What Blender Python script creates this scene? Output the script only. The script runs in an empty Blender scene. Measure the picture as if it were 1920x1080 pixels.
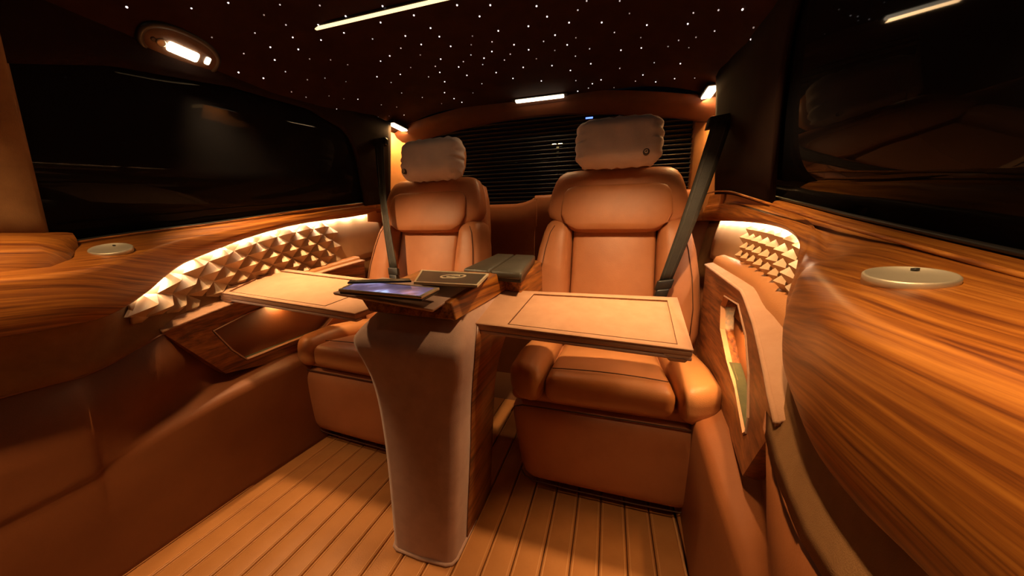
import bpy, bmesh, math, random
import numpy as np
from mathutils import Vector, Matrix
random.seed(4)
S = bpy.context.scene
COL = S.collection

# ------------------------------------------------------------------ camera
F = 604.0
YAW = math.atan(182 / F); PITCH = math.atan(100 / F); CH = 0.88
FW = Vector((-math.sin(YAW) * math.cos(PITCH), math.cos(YAW) * math.cos(PITCH), -math.sin(PITCH)))
RT = Vector((math.cos(YAW), math.sin(YAW), 0)); UP = RT.cross(FW)
CAM = Vector((0, 0, CH))
cd = bpy.data.cameras.new('camera'); cam = bpy.data.objects.new('camera', cd); COL.objects.link(cam)
cd.sensor_width = 36; cd.lens = F / 1920 * 36; cd.clip_start = 0.01; cd.clip_end = 60
M4 = Matrix((RT, UP, -FW)).transposed().to_4x4(); M4.translation = CAM; cam.matrix_world = M4
S.camera = cam
# ------------------------------------------------------------------ world, exposure
W = bpy.data.worlds.new('night'); S.world = W; W.use_nodes = True
W.node_tree.nodes['Background'].inputs[0].default_value = (0.004, 0.004, 0.006, 1)
W.node_tree.nodes['Background'].inputs[1].default_value = 0.3
S.view_settings.view_transform = 'Standard'; S.view_settings.look = 'None'
S.view_settings.gamma = 1; S.view_settings.use_curve_mapping = False
S.view_settings.exposure = 0.2
WARM = (1.0, 0.60, 0.27); AMBER = (1.0, 0.52, 0.17); SOFT = (1.0, 0.74, 0.50)
# lamp powers (W), each lamp is built with its fixture further down
P_DOME_L, P_DOME_R, P_FILL_F, P_BAR, P_PILLAR, P_QUILT, P_BOX, P_STRIP = 6.5, 6.2, 2.5, 1.2, 5.0, 2.2, 1.4, 0.15

# ------------------------------------------------------------------ helpers
def ray(px, py): return FW + RT * ((px - 960) / F) + UP * ((540 - py) / F)
def onz(px, py, z): d = ray(px, py); return CAM + d * ((z - CH) / d.z)
def ony(px, py, y): d = ray(px, py); return CAM + d * (y / d.y)
def onx(px, py, x): d = ray(px, py); return CAM + d * (x / d.x)
def XC(y): return -0.47 + 0.055 * max(0.0, min(y, 2.2) - 0.7)
def wp(side, h, y, z): return Vector((XC(y) + side * h, y, z))
def zceil(x, y):
    h = abs(x - XC(y)); k = min(1, max(0, (y - 1.1) / .5)); return 1.58 - (1.4 - .85 * k) * max(0, h - 0.45) ** 2
def onceil(px, py):
    d = ray(px, py); lo, hi = 0.1, 4.0
    for _ in range(50):
        m = (lo + hi) / 2; p = CAM + d * m
        if p.z > zceil(p.x, p.y): hi = m
        else: lo = m
    return CAM + d * lo

def mat(name, base, rough=0.5, **k):
    m = bpy.data.materials.new(name); m.use_nodes = True
    nt = m.node_tree; b = nt.nodes['Principled BSDF']
    b.inputs['Base Color'].default_value = (*base, 1); b.inputs['Roughness'].default_value = rough
    for a, v in k.items():
        b.inputs[a.replace('_', ' ')].default_value = v
    return m, nt, b
def N(nt, t, **k):
    n = nt.nodes.new(t)
    for a, v in k.items():
        if a.startswith('i_'): n.inputs[a[2:].replace('_', ' ')].default_value = v
        else: setattr(n, a, v)
    return n
def textured(name, dark, light, rough, scale, bump, bscale, **k):
    """leather / suede: soft mottling of the dye, fine relief"""
    m, nt, b = mat(name, light, rough, **k)
    tc = N(nt, 'ShaderNodeTexCoord')
    n1 = N(nt, 'ShaderNodeTexNoise', i_Scale=scale, i_Detail=5.0, i_Roughness=0.6)
    nt.links.new(tc.outputs['Object'], n1.inputs['Vector'])
    r = N(nt, 'ShaderNodeValToRGB'); r.color_ramp.elements[0].position = 0.3; r.color_ramp.elements[1].position = 0.7
    r.color_ramp.elements[0].color = (*dark, 1); r.color_ramp.elements[1].color = (*light, 1)
    nt.links.new(n1.outputs['Fac'], r.inputs['Fac']); nt.links.new(r.outputs['Color'], b.inputs['Base Color'])
    v = N(nt, 'ShaderNodeTexVoronoi', i_Scale=bscale); nt.links.new(tc.outputs['Object'], v.inputs['Vector'])
    bp = N(nt, 'ShaderNodeBump', i_Strength=bump, i_Distance=0.001)
    nt.links.new(v.outputs['Distance'], bp.inputs['Height']); nt.links.new(bp.outputs['Normal'], b.inputs['Normal'])
    return m
def wood(name, dark, mid, light, rough=0.42, along=False):
    m, nt, b = mat(name, mid, rough); b.inputs['Coat Weight'].default_value = 0.15; b.inputs['Coat Roughness'].default_value = 0.45
    tc = N(nt, 'ShaderNodeTexCoord')
    mp = N(nt, 'ShaderNodeMapping'); mp.inputs['Scale'].default_value = (62, 1.9, 62); mp.inputs['Rotation'].default_value = (0.12, 0, 0.05)
    src = tc.outputs['Object']
    if along:      # grain follows the bent veneer: vector = (across, along, 0), stored on the mesh
        at = N(nt, 'ShaderNodeAttribute', attribute_name='grain'); src = at.outputs['Vector']
        mp.inputs['Rotation'].default_value = (0, 0, 0.04); mp.inputs['Scale'].default_value = (150, 3.6, 1)
    nt.links.new(src, mp.inputs['Vector'])
    n1 = N(nt, 'ShaderNodeTexNoise', i_Scale=1.0, i_Detail=6.0, i_Roughness=0.65, i_Distortion=0.4)
    nt.links.new(mp.outputs['Vector'], n1.inputs['Vector'])
    mp2 = N(nt, 'ShaderNodeMapping'); mp2.inputs['Scale'].default_value = (160, 7, 160)
    nt.links.new(src, mp2.inputs['Vector'])
    n2 = N(nt, 'ShaderNodeTexNoise', i_Scale=1.0, i_Detail=3.0); nt.links.new(mp2.outputs['Vector'], n2.inputs['Vector'])
    mx = N(nt, 'ShaderNodeMath', operation='MULTIPLY_ADD'); mx.inputs[1].default_value = 0.35
    nt.links.new(n2.outputs['Fac'], mx.inputs[0]); nt.links.new(n1.outputs['Fac'], mx.inputs[2])
    r = N(nt, 'ShaderNodeValToRGB'); e = r.color_ramp.elements
    e[0].position = 0.52; e[0].color = (*dark, 1); e[1].position = 0.86; e[1].color = (*light, 1)
    k = e.new(0.68); k.color = (*mid, 1)
    nt.links.new(mx.outputs[0], r.inputs['Fac']); nt.links.new(r.outputs['Color'], b.inputs['Base Color'])
    bp = N(nt, 'ShaderNodeBump', i_Strength=0.08, i_Distance=0.001)
    nt.links.new(n2.outputs['Fac'], bp.inputs['Height']); nt.links.new(bp.outputs['Normal'], b.inputs['Normal'])
    return m
def emit(name, c, s):
    m, nt, b = mat(name, (0.8, 0.8, 0.8), 0.4)
    b.inputs['Emission Color'].default_value = (*c, 1); b.inputs['Emission Strength'].default_value = s
    return m

LEATHER = textured('terracotta_leather', (0.36, 0.135, 0.055), (0.44, 0.175, 0.075), 0.42, 6, 0.25, 420, Specular_IOR_Level=0.3)
LEATHER2 = textured('cognac_leather', (0.40, 0.17, 0.06), (0.48, 0.21, 0.08), 0.40, 6, 0.25, 420, Specular_IOR_Level=0.35)
PANEL = textured('russet_wall_leather', (0.165, 0.050, 0.014), (0.215, 0.070, 0.021), 0.5, 5, 0.2, 380)
SUEDE = textured('mauve_suede', (0.42, 0.255, 0.195), (0.50, 0.315, 0.245), 0.95, 22, 0.35, 900, Sheen_Weight=0.25)
TANSUEDE = textured('tan_suede', (0.40, 0.205, 0.11), (0.47, 0.255, 0.145), 0.9, 18, 0.3, 800, Sheen_Weight=0.15)
WALLSUEDE = textured('brown_wall_suede', (0.20, 0.10, 0.04), (0.26, 0.135, 0.055), 0.95, 20, 0.3, 800, Specular_IOR_Level=0.15)
ROOF = textured('dark_roof_suede', (0.020, 0.007, 0.004), (0.030, 0.011, 0.006), 0.95, 15, 0.3, 800, Specular_IOR_Level=0.1)
TRIMM = textured('black_brown_suede', (0.011, 0.0045, 0.003), (0.016, 0.007, 0.004), 0.95, 15, 0.3, 800, Specular_IOR_Level=0.1)
CREAM = textured('sand_leather', (0.47, 0.30, 0.16), (0.54, 0.35, 0.19), 0.5, 8, 0.2, 500)
PILLOWM = textured('cream_pillow_cloth', (0.48, 0.42, 0.42), (0.56, 0.49, 0.49), 0.9, 9, 0.4, 600)
FLOORM = textured('honey_floor_leather', (0.40, 0.165, 0.05), (0.49, 0.215, 0.07), 0.36, 9, 0.2, 300)
WOOD = wood('amber_veneer', (0.085, 0.019, 0.0035), (0.27, 0.085, 0.010), (0.46, 0.18, 0.025))
VENEER = wood('bent_amber_veneer', (0.105, 0.026, 0.0045), (0.25, 0.080, 0.010), (0.40, 0.155, 0.022), 0.40, True)
WOODD = wood('dark_veneer', (0.07, 0.018, 0.006), (0.20, 0.06, 0.014), (0.34, 0.12, 0.03), 0.4)
STRAP = textured('charcoal_webbing', (0.024, 0.023, 0.019), (0.036, 0.034, 0.028), 0.55, 40, 0.5, 500)
BLACKL = textured('black_leather', (0.05, 0.046, 0.035), (0.07, 0.062, 0.048), 0.38, 10, 0.3, 400)
OLIVE = textured('olive_felt', (0.05, 0.05, 0.02), (0.08, 0.075, 0.03), 0.9, 30, 0.3, 700)
BLACK = mat('black_plastic', (0.012, 0.011, 0.010), 0.4)[0]
SEAM = mat('dark_seam', (0.06, 0.02, 0.008), 0.7)[0]
SEAMB = mat('brown_seam', (0.16, 0.06, 0.02), 0.7)[0]
STITCH = mat('tan_stitch', (0.56, 0.27, 0.10), 0.7)[0]
METAL = mat('brushed_metal', (0.60, 0.54, 0.42), 0.5, Metallic=0.75)[0]
GOLD = mat('pale_inlay', (0.75, 0.66, 0.48), 0.4, Metallic=0.3)[0]
def glassmat():
    m, nt, b = mat('dark_tinted_glass', (0.006, 0.006, 0.007), 0.03)
    b.inputs['IOR'].default_value = 1.13
    return m
GLASS = glassmat()
def tintmat():
    m, nt, b = mat('smoked_glass', (0.30, 0.30, 0.32), 0.02, Transmission_Weight=1.0); b.inputs['IOR'].default_value = 1.1
    return m
SMOKE = tintmat()

def tag(o, label=None, cat=None, group=None, kind=None):
    if label: o['label'] = label
    if cat: o['category'] = cat
    if group: o['group'] = group
    if kind: o['kind'] = kind
    return o
def empty(name, loc, label, cat, group=None, kind=None):
    o = bpy.data.objects.new(name, None); o.empty_display_size = 0.05; o.location = loc; COL.objects.link(o)
    return tag(o, label, cat, group, kind)
def base_of(parent):
    v = Vector((0, 0, 0))
    while parent is not None:
        v += parent.location; parent = parent.parent
    return v
def mesh(name, verts, faces, m, parent=None, smooth=True, label=None, grain=None):
    """verts in world space; stored relative to the parent chain's origin"""
    b = base_of(parent)
    me = bpy.data.meshes.new(name)
    me.from_pydata([tuple(Vector(v) - b) for v in verts], [], faces); me.update()
    if grain is not None:
        at = me.attributes.new('grain', 'FLOAT_VECTOR', 'POINT'); at.data.foreach_set('vector', np.array(grain, 'f').ravel())
    bm = bmesh.new(); bm.from_mesh(me); bmesh.ops.remove_doubles(bm, verts=bm.verts, dist=1e-5)
    bmesh.ops.recalc_face_normals(bm, faces=bm.faces); bm.to_mesh(me); bm.free()
    if smooth: me.polygons.foreach_set('use_smooth', [True] * len(me.polygons))
    if m is not None: me.materials.append(m)
    o = bpy.data.objects.new(name, me); COL.objects.link(o)
    if parent is not None: o.parent = parent
    if label: o['label'] = label
    return o
def crom(pts, n):
    """Catmull-Rom through pts (Vectors of any dim), n samples per span"""
    P = [Vector(p) for p in pts]; P = [2 * P[0] - P[1]] + P + [2 * P[-1] - P[-2]]; out = []
    for i in range(1, len(P) - 2):
        for k in range(n):
            t = k / n; a, b, c, d = P[i - 1], P[i], P[i + 1], P[i + 2]
            out.append(0.5 * ((2 * b) + (c - a) * t + (2 * a - 5 * b + 4 * c - d) * t * t + (3 * b - a - 3 * c + d) * t ** 3))
    out.append(P[-2]); return out
def interp(tab, x):
    """piecewise linear on rows (x, a, b, ...)"""
    if x <= tab[0][0]: return tab[0][1:]
    for p, q in zip(tab, tab[1:]):
        if x <= q[0]:
            t = (x - p[0]) / (q[0] - p[0]); return tuple(a + (b - a) * t for a, b in zip(p[1:], q[1:]))
    return tab[-1][1:]
def smooth_tab(tab, n=5): return [tuple(v) for v in crom([Vector(r) if len(r) < 5 else r for r in tab], n)] if len(tab[0]) < 5 else tab
def sheet(name, rows, m, parent=None, thick=0.006, smooth=True, label=None, off=0.0, sub=0, grain=False):
    nr, nc = len(rows), len(rows[0])
    v = [p for r in rows for p in r]
    f = [(i * nc + j, i * nc + j + 1, (i + 1) * nc + j + 1, (i + 1) * nc + j) for i in range(nr - 1) for j in range(nc - 1)]
    gr = None
    if grain:
        gr = []; mid = nc // 2; u = 0
        for i in range(nr):
            if i: u += (rows[i][mid] - rows[i - 1][mid]).length
            w = 0
            for j in range(nc):
                if j: w += (rows[i][j] - rows[i][j - 1]).length
                gr.append((w, u, 0))
    o = mesh(name, v, f, m, parent, smooth, label, gr)
    if sub:
        s = o.modifiers.new('sub', 'SUBSURF'); s.levels = s.render_levels = sub
    if thick:
        s = o.modifiers.new('thick', 'SOLIDIFY'); s.thickness = thick; s.offset = off
    return o
def rbox_pts(a, b, c, r, n=5, k=4):
    """rounded box centred on 0, half sizes a b c; returns verts, faces"""
    def axis(h):
        r_ = min(r, h * 0.999)
        e = [-h + r_ * (1 - math.cos(t / k * math.pi / 2)) for t in range(k)]
        mid = [-(h - r_) + 2 * (h - r_) * t / n for t in range(n + 1)]
        return e + mid + [-x for x in reversed(e)]
    A = [axis(a), axis(b), axis(c)]; H = (a, b, c); v = []; f = []
    for ax in range(3):
        u, w = (ax + 1) % 3, (ax + 2) % 3
        for s in (-1, 1):
            base = len(v); nu, nw = len(A[u]), len(A[w])
            for i in range(nu):
                for j in range(nw):
                    p = [0, 0, 0]; p[ax] = s * H[ax]; p[u] = A[u][i]; p[w] = A[w][j]
                    q = [max(-(H[t] - min(r, H[t] * .999)), min(H[t] - min(r, H[t] * .999), p[t])) for t in range(3)]
                    d = Vector(p) - Vector(q)
                    # scale offset to the radius per axis
                    dd = Vector([d[t] / max(1e-9, min(r, H[t] * .999)) for t in range(3)])
                    if dd.length > 1e-9: dd.normalize()
                    v.append(Vector([q[t] + dd[t] * min(r, H[t] * .999) for t in range(3)]))
            for i in range(nu - 1):
                for j in range(nw - 1):
                    f.append((base + i * nw + j, base + (i + 1) * nw + j, base + (i + 1) * nw + j + 1, base + i * nw + j + 1))
    return v, f
def rbox(name, lo, hi, r, m, parent=None, fn=None, n=5, k=4, label=None):
    lo, hi = Vector(lo), Vector(hi); c = (lo + hi) / 2; h = (hi - lo) / 2
    v, f = rbox_pts(h.x, h.y, h.z, r, n, k)
    out = []
    for p in v:
        q = c + p
        if fn: q = fn(q, Vector((p.x / h.x, p.y / h.y, p.z / h.z)))
        out.append(q)
    return mesh(name, out, f, m, parent, True, label)
def hexa(name, c8, r, m, parent=None, fn=None, n=4, k=3, label=None, flat=False):
    """rounded block through 8 corners: bottom (x-y-, x+y-, x+y+, x-y+), then top"""
    C = [Vector(c) for c in c8]
    a = ((C[1] - C[0]).length + (C[6] - C[7]).length) / 4; b = ((C[3] - C[0]).length + (C[6] - C[5]).length) / 4; c = ((C[4] - C[0]).length + (C[6] - C[2]).length) / 4
    v, f = rbox_pts(a, b, c, r, n, k); out = []
    for p in v:
        u, w, t = (p.x / a + 1) / 2, (p.y / b + 1) / 2, (p.z / c + 1) / 2
        if fn: u, w, t = fn(u, w, t)
        bot = (C[0] * (1 - u) + C[1] * u) * (1 - w) + (C[3] * (1 - u) + C[2] * u) * w
        top = (C[4] * (1 - u) + C[5] * u) * (1 - w) + (C[7] * (1 - u) + C[6] * u) * w
        out.append(bot * (1 - t) + top * t)
    return mesh(name, out, f, m, parent, not flat, label)
def rings(name, R, m, parent=None, e=2.6, seg=40, label=None, caps=True):
    """loft of superellipse rings (centre, half vec a, half vec b)"""
    v = []; f = []
    for (c, a, b) in R:
        for s in range(seg):
            t = 2 * math.pi * s / seg; cs, sn = math.cos(t), math.sin(t)
            x = math.copysign(abs(cs) ** (2 / e), cs); y = math.copysign(abs(sn) ** (2 / e), sn)
            v.append(Vector(c) + Vector(a) * x + Vector(b) * y)
    for i in range(len(R) - 1):
        for s in range(seg):
            t = (s + 1) % seg; f.append((i * seg + s, i * seg + t, (i + 1) * seg + t, (i + 1) * seg + s))
    if caps:
        f.append(tuple(range(seg))); f.append(tuple(range((len(R) - 1) * seg, len(R) * seg)))
    return mesh(name, v, f, m, parent, True, label)
def tube(name, pts, r, m, parent=None, seg=8, label=None):
    P = [Vector(p) for p in pts]; v = []; f = []
    for i, p in enumerate(P):
        d = (P[min(i + 1, len(P) - 1)] - P[max(i - 1, 0)]).normalized()
        a = d.cross(Vector((0.31, 0.2, 0.93))).normalized(); b = d.cross(a)
        for s in range(seg):
            t = 2 * math.pi * s / seg; v.append(p + a * (r * math.cos(t)) + b * (r * math.sin(t)))
    for i in range(len(P) - 1):
        for s in range(seg):
            t = (s + 1) % seg; f.append((i * seg + s, i * seg + t, (i + 1) * seg + t, (i + 1) * seg + s))
    f.append(tuple(range(seg))); f.append(tuple(range((len(P) - 1) * seg, len(P) * seg)))
    return mesh(name, v, f, m, parent, True, label)
def prism(name, poly, off, m, parent=None, label=None, hole=None):
    """polygon (list of points) extruded by vector off; hole: inner polygon with the same point count"""
    n = len(poly); P = [Vector(p) for p in poly]; O = Vector(off)
    if hole is None:
        v = P + [p + O for p in P]; f = [tuple(range(n)), tuple(range(n, 2 * n))] + [(i, (i + 1) % n, n + (i + 1) % n, n + i) for i in range(n)]
    else:
        Hh = [Vector(p) for p in hole]; v = P + Hh + [p + O for p in P] + [p + O for p in Hh]; f = []
        for i in range(n):
            j = (i + 1) % n
            f += [(i, j, n + j, n + i), (2 * n + i, 2 * n + j, 3 * n + j, 3 * n + i), (i, j, 2 * n + j, 2 * n + i), (n + i, n + j, 3 * n + j, 3 * n + i)]
    o = mesh(name, v, f, m, parent, False, label)
    return o
def bevel(o, w, seg=2):
    b = o.modifiers.new('bevel', 'BEVEL'); b.width = w; b.segments = seg; b.limit_method = 'ANGLE'; b.angle_limit = 0.6
    for p in o.data.polygons: p.use_smooth = True
    return o
def area(name, loc, target, power, col, sx, sy=None, parent=None, spread=180):
    l = bpy.data.lights.new(name, 'AREA'); l.energy = power; l.color = col; l.shape = 'RECTANGLE'; l.size = sx; l.size_y = sy or sx
    l.spread = math.radians(spread)
    o = bpy.data.objects.new(name, l); COL.objects.link(o)
    loc = Vector(loc); d = (Vector(target) - loc).normalized()
    o.rotation_euler = d.to_track_quat('-Z', 'Y').to_euler(); o.location = loc - base_of(parent)
    if parent is not None: o.parent = parent
    return o
def areay(name, loc, normal, axis, power, col, sx, sy, parent=None, spread=180):
    """area light whose local X runs along axis and which shines along normal"""
    l = bpy.data.lights.new(name, 'AREA'); l.energy = power; l.color = col; l.shape = 'RECTANGLE'; l.size = sx; l.size_y = sy
    l.spread = math.radians(spread)
    o = bpy.data.objects.new(name, l); COL.objects.link(o)
    z = -Vector(normal).normalized(); x = Vector(axis); x = (x - z * x.dot(z)).normalized(); y = z.cross(x)
    R = Matrix((x, y, z)).transposed()
    o.rotation_euler = R.to_euler(); o.location = Vector(loc) - base_of(parent)
    if parent is not None: o.parent = parent
    return o

# ================================================================== SETTING
YF, YR = -0.75, 2.05          # partition behind the camera, rear glass
# ---- floor: leather planks with stitched grooves
FX0, FX1 = -1.178, 0.235
floor = mesh('floor', [(-1.45, YF, -0.014), (0.55, YF, -0.014), (0.55, YR, -0.014), (-1.45, YR, -0.014)], [(0, 1, 2, 3)], SEAMB); tag(floor, kind='structure')
npl = 19; pw = (FX1 - FX0) / npl
pv, pf = rbox_pts(pw / 2 - 0.0010, 1.15, 0.008, 0.005, 1, 2)
plank_me = None
for i in range(npl):
    cx = FX0 + pw * (i + 0.5)
    if plank_me is None:
        o = mesh('plank', [p + Vector((0, 0, 0)) for p in pv], pf, FLOORM, None); plank_me = o.data
    else:
        o = bpy.data.objects.new('plank', plank_me); COL.objects.link(o)
    o.location = (cx, 0.40, -0.007); o.parent = floor
st = []; stf = []
for i in range(1, npl):
    for dx in (-0.0075, 0.0075):
        x = FX0 + pw * i + dx; k = len(st)
        st += [(x - 0.0012, YF, 0.0008), (x + 0.0012, YF, 0.0008), (x + 0.0012, 1.5, 0.0008), (x - 0.0012, 1.5, 0.0008),
               (x - 0.0012, YF, 0.0022), (x + 0.0012, YF, 0.0022), (x + 0.0012, 1.5, 0.0022), (x - 0.0012, 1.5, 0.0022)]
        stf += [(k + 4, k + 5, k + 6, k + 7), (k, k + 1, k + 5, k + 4), (k + 3, k + 2, k + 6, k + 7), (k, k + 3, k + 7, k + 4), (k + 1, k + 2, k + 6, k + 5)]
o = mesh('stitching', st, stf, STITCH, floor, False); o['kind'] = 'stuff'
tube('edge_piping', [(FX0 + 0.004, y / 10, 0.004) for y in range(-7, 16)], 0.004, STITCH, floor)
tube('edge_piping', [(FX1 - 0.004, y / 10, 0.004) for y in range(-7, 16)], 0.004, STITCH, floor)

# ---- ceiling
rows = []
for y in np.linspace(YF, 1.78, 14):
    rows.append([Vector((XC(y) + h, y, zceil(XC(y) + h, y))) for h in np.linspace(-0.87, 0.87, 31)])
ceiling = sheet('ceiling', rows, ROOF, None, 0.01, off=1.0); tag(ceiling, kind='structure')

# ---- side profile tables (mirror symmetric): y, then h/z of belt, top mid, crease, lower face, bottom edge
LEDGE = [  # y,   hB,   zB,   hC,   zC,   hD,   zD
    (-0.70, .845, .815, .625, .800, .630, .690),
    (0.05, .845, .818, .620, .800, .625, .695),
    (0.20, .845, .820, .618, .800, .622, .694),
    (0.30, .845, .828, .620, .799, .622, .688),
    (0.38, .845, .838, .632, .803, .632, .688),
    (0.44, .845, .848, .655, .811, .648, .695),
    (0.52, .845, .866, .700, .830, .690, .727),
    (0.63, .845, .887, .755, .862, .757, .784),
    (0.75, .845, .907, .790, .888, .792, .828),
    (0.90, .845, .936, .815, .920, .816, .878),
    (1.10, .850, .976, .836, .964, .836, .926),
    (1.35, .855, 1.020, .846, 1.012, .846, .964),
    (1.65, .860, 1.068, .852, 1.062, .852, 1.010),
    (2.04, .865, 1.080, .858, 1.075, .858, 1.02)]
LEDGE_R = [
    (-0.700, 0.845, 0.826, 0.660, 0.800, 0.665, 0.675),
    (0.050, 0.845, 0.826, 0.655, 0.815, 0.660, 0.675),
    (0.220, 0.845, 0.828, 0.655, 0.816, 0.665, 0.672),
    (0.300, 0.845, 0.832, 0.655, 0.818, 0.668, 0.664),
    (0.360, 0.845, 0.838, 0.662, 0.824, 0.672, 0.668),
    (0.420, 0.845, 0.849, 0.680, 0.830, 0.682, 0.683),
    (0.520, 0.845, 0.869, 0.712, 0.842, 0.710, 0.697),
    (0.575, 0.845, 0.880, 0.742, 0.845, 0.732, 0.718),
    (0.615, 0.845, 0.888, 0.757, 0.853, 0.750, 0.745),
    (0.640, 0.845, 0.893, 0.772, 0.862, 0.768, 0.785),
    (0.665, 0.845, 0.898, 0.787, 0.872, 0.780, 0.828),
    (0.700, 0.845, 0.905, 0.800, 0.887, 0.793, 0.858),
    (0.780, 0.845, 0.921, 0.811, 0.904, 0.805, 0.883),
    (0.900, 0.845, 0.945, 0.818, 0.924, 0.814, 0.900),
    (1.100, 0.850, 0.984, 0.828, 0.955, 0.824, 0.915),
    (1.350, 0.855, 1.030, 0.838, 0.990, 0.832, 0.928),
    (1.650, 0.860, 1.062, 0.845, 1.010, 0.838, 0.940),
    (2.040, 0.865, 1.082, 0.850, 1.030, 0.845, 0.950)]
def crN(rows, n):
    A = np.array(rows, float); P = np.vstack([2 * A[0] - A[1], A, 2 * A[-1] - A[-2]]); out = []
    for i in range(1, len(P) - 2):
        a, b, c, d = P[i - 1:i + 3]
        for k in range(n):
            t = k / n; out.append(0.5 * ((2 * b) + (c - a) * t + (2 * a - 5 * b + 4 * c - d) * t * t + (3 * b - a - 3 * c + d) * t ** 3))
    out.append(A[-1]); return [tuple(r) for r in out]
LEDGE_S = {-1: crN(LEDGE, 6), 1: crN(LEDGE_R, 6)}
def ledge_at(y, sd=-1): return interp(LEDGE_S[sd], y)

SIDE = {-1: 'left', 1: 'right'}
walls = {}
for sd in (-1, 1):
    # lower leather panel with a sill step
    # y, floor h, sill top h/z, step back h/z, seam h/z
    LOW = [(-0.70, .705, .690, .30, .690, .32, .685, .56), (0.25, .705, .690, .30, .690, .32, .685, .56), (0.40, .705, .703, .315, .705, .33, .690, .56),
           (0.52, .705, .705, .340, .735, .365, .705, .60), (0.65, .705, .705, .36, .775, .385, .765, .62), (0.85, .705, .705, .378, .80, .40, .80, .63),
           (1.10, .705, .705, .385, .81, .405, .82, .64), (2.04, .705, .705, .385, .82, .405, .84, .66)]
    rows = []
    for r in crN(LOW, 5):
        y, hf, h1, z1, h2, z2, h3, z3 = r
        ring = [(hf + .0, -0.014), (hf, 0.02), (hf, z1 * .55), (h1, z1 - .025), (h1 + .004, z1 - .006), (h1 + .018 * min(1, (h2 - h1) / .05 + .1), z1), (h1 * .4 + h2 * .6, z1 * .5 + z2 * .5), (h2, z2), (h2 + (h3 - h2) * .35, z2 + (z3 - z2) * .3), (h3, z3)]
        rows.append([wp(sd, h, y, z) for h, z in ring])
    w = sheet('wall_' + SIDE[sd], rows, PANEL, None, 0.008, off=0.0); tag(w, kind='structure'); walls[sd] = w
    # suede band from the seam up behind the veneer ledge
    rows = []
    for y in np.linspace(-0.7, 2.04, 60):
        h3, z3 = interp([(r[0], r[6], r[7]) for r in crN(LOW, 5)], y)
        hB, zB, hC, zC, hD, zD = ledge_at(y, sd)
        ht = hD + 0.03 + 0.02 * min(1, max(0, (y - .4) / .3)); zt = zD + 0.012
        rows.append([wp(sd, h3 - .004 + (ht - h3 + .004) * t + (.012 if sd < 0 else .0) * math.sin(t * math.pi), y, z3 + (zt - z3) * t) for t in np.linspace(0, 1, 7)])
    sheet('suede_panel', rows, WALLSUEDE, w, 0.006)
    tube('seam_piping', [wp(sd, interp([(r[0], r[6]) for r in LOW], y)[0] - .006, y, interp([(r[0], r[7]) for r in crN(LOW, 5)], y)[0]) for y in np.linspace(-.7, .62, 40)], .0028, PANEL, w)

sr = tube('reflection_roll', [(FX1 + .022, y / 10, .012) for y in range(-7, 16)], .018, LEATHER2, walls[1], 12)  # lighter leather roll added in place of a reflection along the wall foot
# ---- quilted panels: every pyramid a piece
def quilt_top(y, sd):
    hB, zB, hC, zC, hD, zD = ledge_at(y, sd); return hD + 0.036, zD - 0.002
def quilt_bot(y, sd):
    if sd > 0: return interp([(.60, .775, .69), (.70, .805, .725), (.85, .83, .755), (1.0, .838, .768), (1.3, .845, .78), (1.6, .85, .785)], y)
    return interp([(0.48, .70, .655), (0.55, .745, .650), (0.66, .80, .652), (0.85, .835, .664), (1.1, .848, .705), (1.6, .855, .785)], y)
def quilt_pt(sd, y, s):
    """s = distance below the panel's top edge"""
    ht, zt = quilt_top(y, sd); hb, zb = quilt_bot(y, sd); L = max(zt - zb, .03); t = s / L
    return wp(sd, ht + (hb - ht) * t - 0.008 * math.sin(math.pi * min(1, max(0, t))), y, zt - s)
for sd in (-1, 1):
    rows = []
    for y in np.linspace(.49 if sd < 0 else .63, 1.62, 50):
        ht, zt = quilt_top(y, sd); hb, zb = quilt_bot(y, sd); L = max(zt - zb, .03)
        rows.append([quilt_pt(sd, y, L * t) for t in np.linspace(-.06, 1.05, 9)])
    q = sheet('quilted_panel', rows, CREAM, walls[sd], 0.008)
    dy, ds, ah = (0.088, 0.066, .036) if sd < 0 else (.060, .050, .026)
    for i in range(-2, 34):
        for j in range(0, 9):
            if (i + j) % 2: continue
            y = .52 + i * dy / 2; s = ds * .48 + j * ds / 2
            if y < (.47 if sd < 0 else .655) or y > (1.30 if sd < 0 else 1.16): continue
            ht, zt = quilt_top(y, sd); hb, zb = quilt_bot(y, sd); L = zt - zb
            if s > L - (0.005 if sd < 0 else .038): continue
            c = quilt_pt(sd, y, s); pts = [quilt_pt(sd, y + dy / 2, s), quilt_pt(sd, y, s - ds / 2), quilt_pt(sd, y - dy / 2, s), quilt_pt(sd, y, s + ds / 2)]
            nrm = (pts[0] - pts[2]).cross(pts[1] - pts[3]).normalized()
            if nrm.x * -sd < 0: nrm = -nrm
            fade = min(1, max(.35, (1.36 - y) / .18))
            base = [p + nrm * .003 for p in pts]; low = [p - nrm * .004 for p in pts]
            apex = c + nrm * (ah * fade); ap = [apex + (p - c) * .04 for p in base]
            V = low + base + ap
            Fc = [(4, 5, 9, 8), (5, 6, 10, 9), (6, 7, 11, 10), (7, 4, 8, 11), (8, 9, 10, 11), (0, 1, 5, 4), (1, 2, 6, 5), (2, 3, 7, 6), (3, 0, 4, 7)]
            mesh('pyramid', V, Fc, CREAM, q, False)

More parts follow.
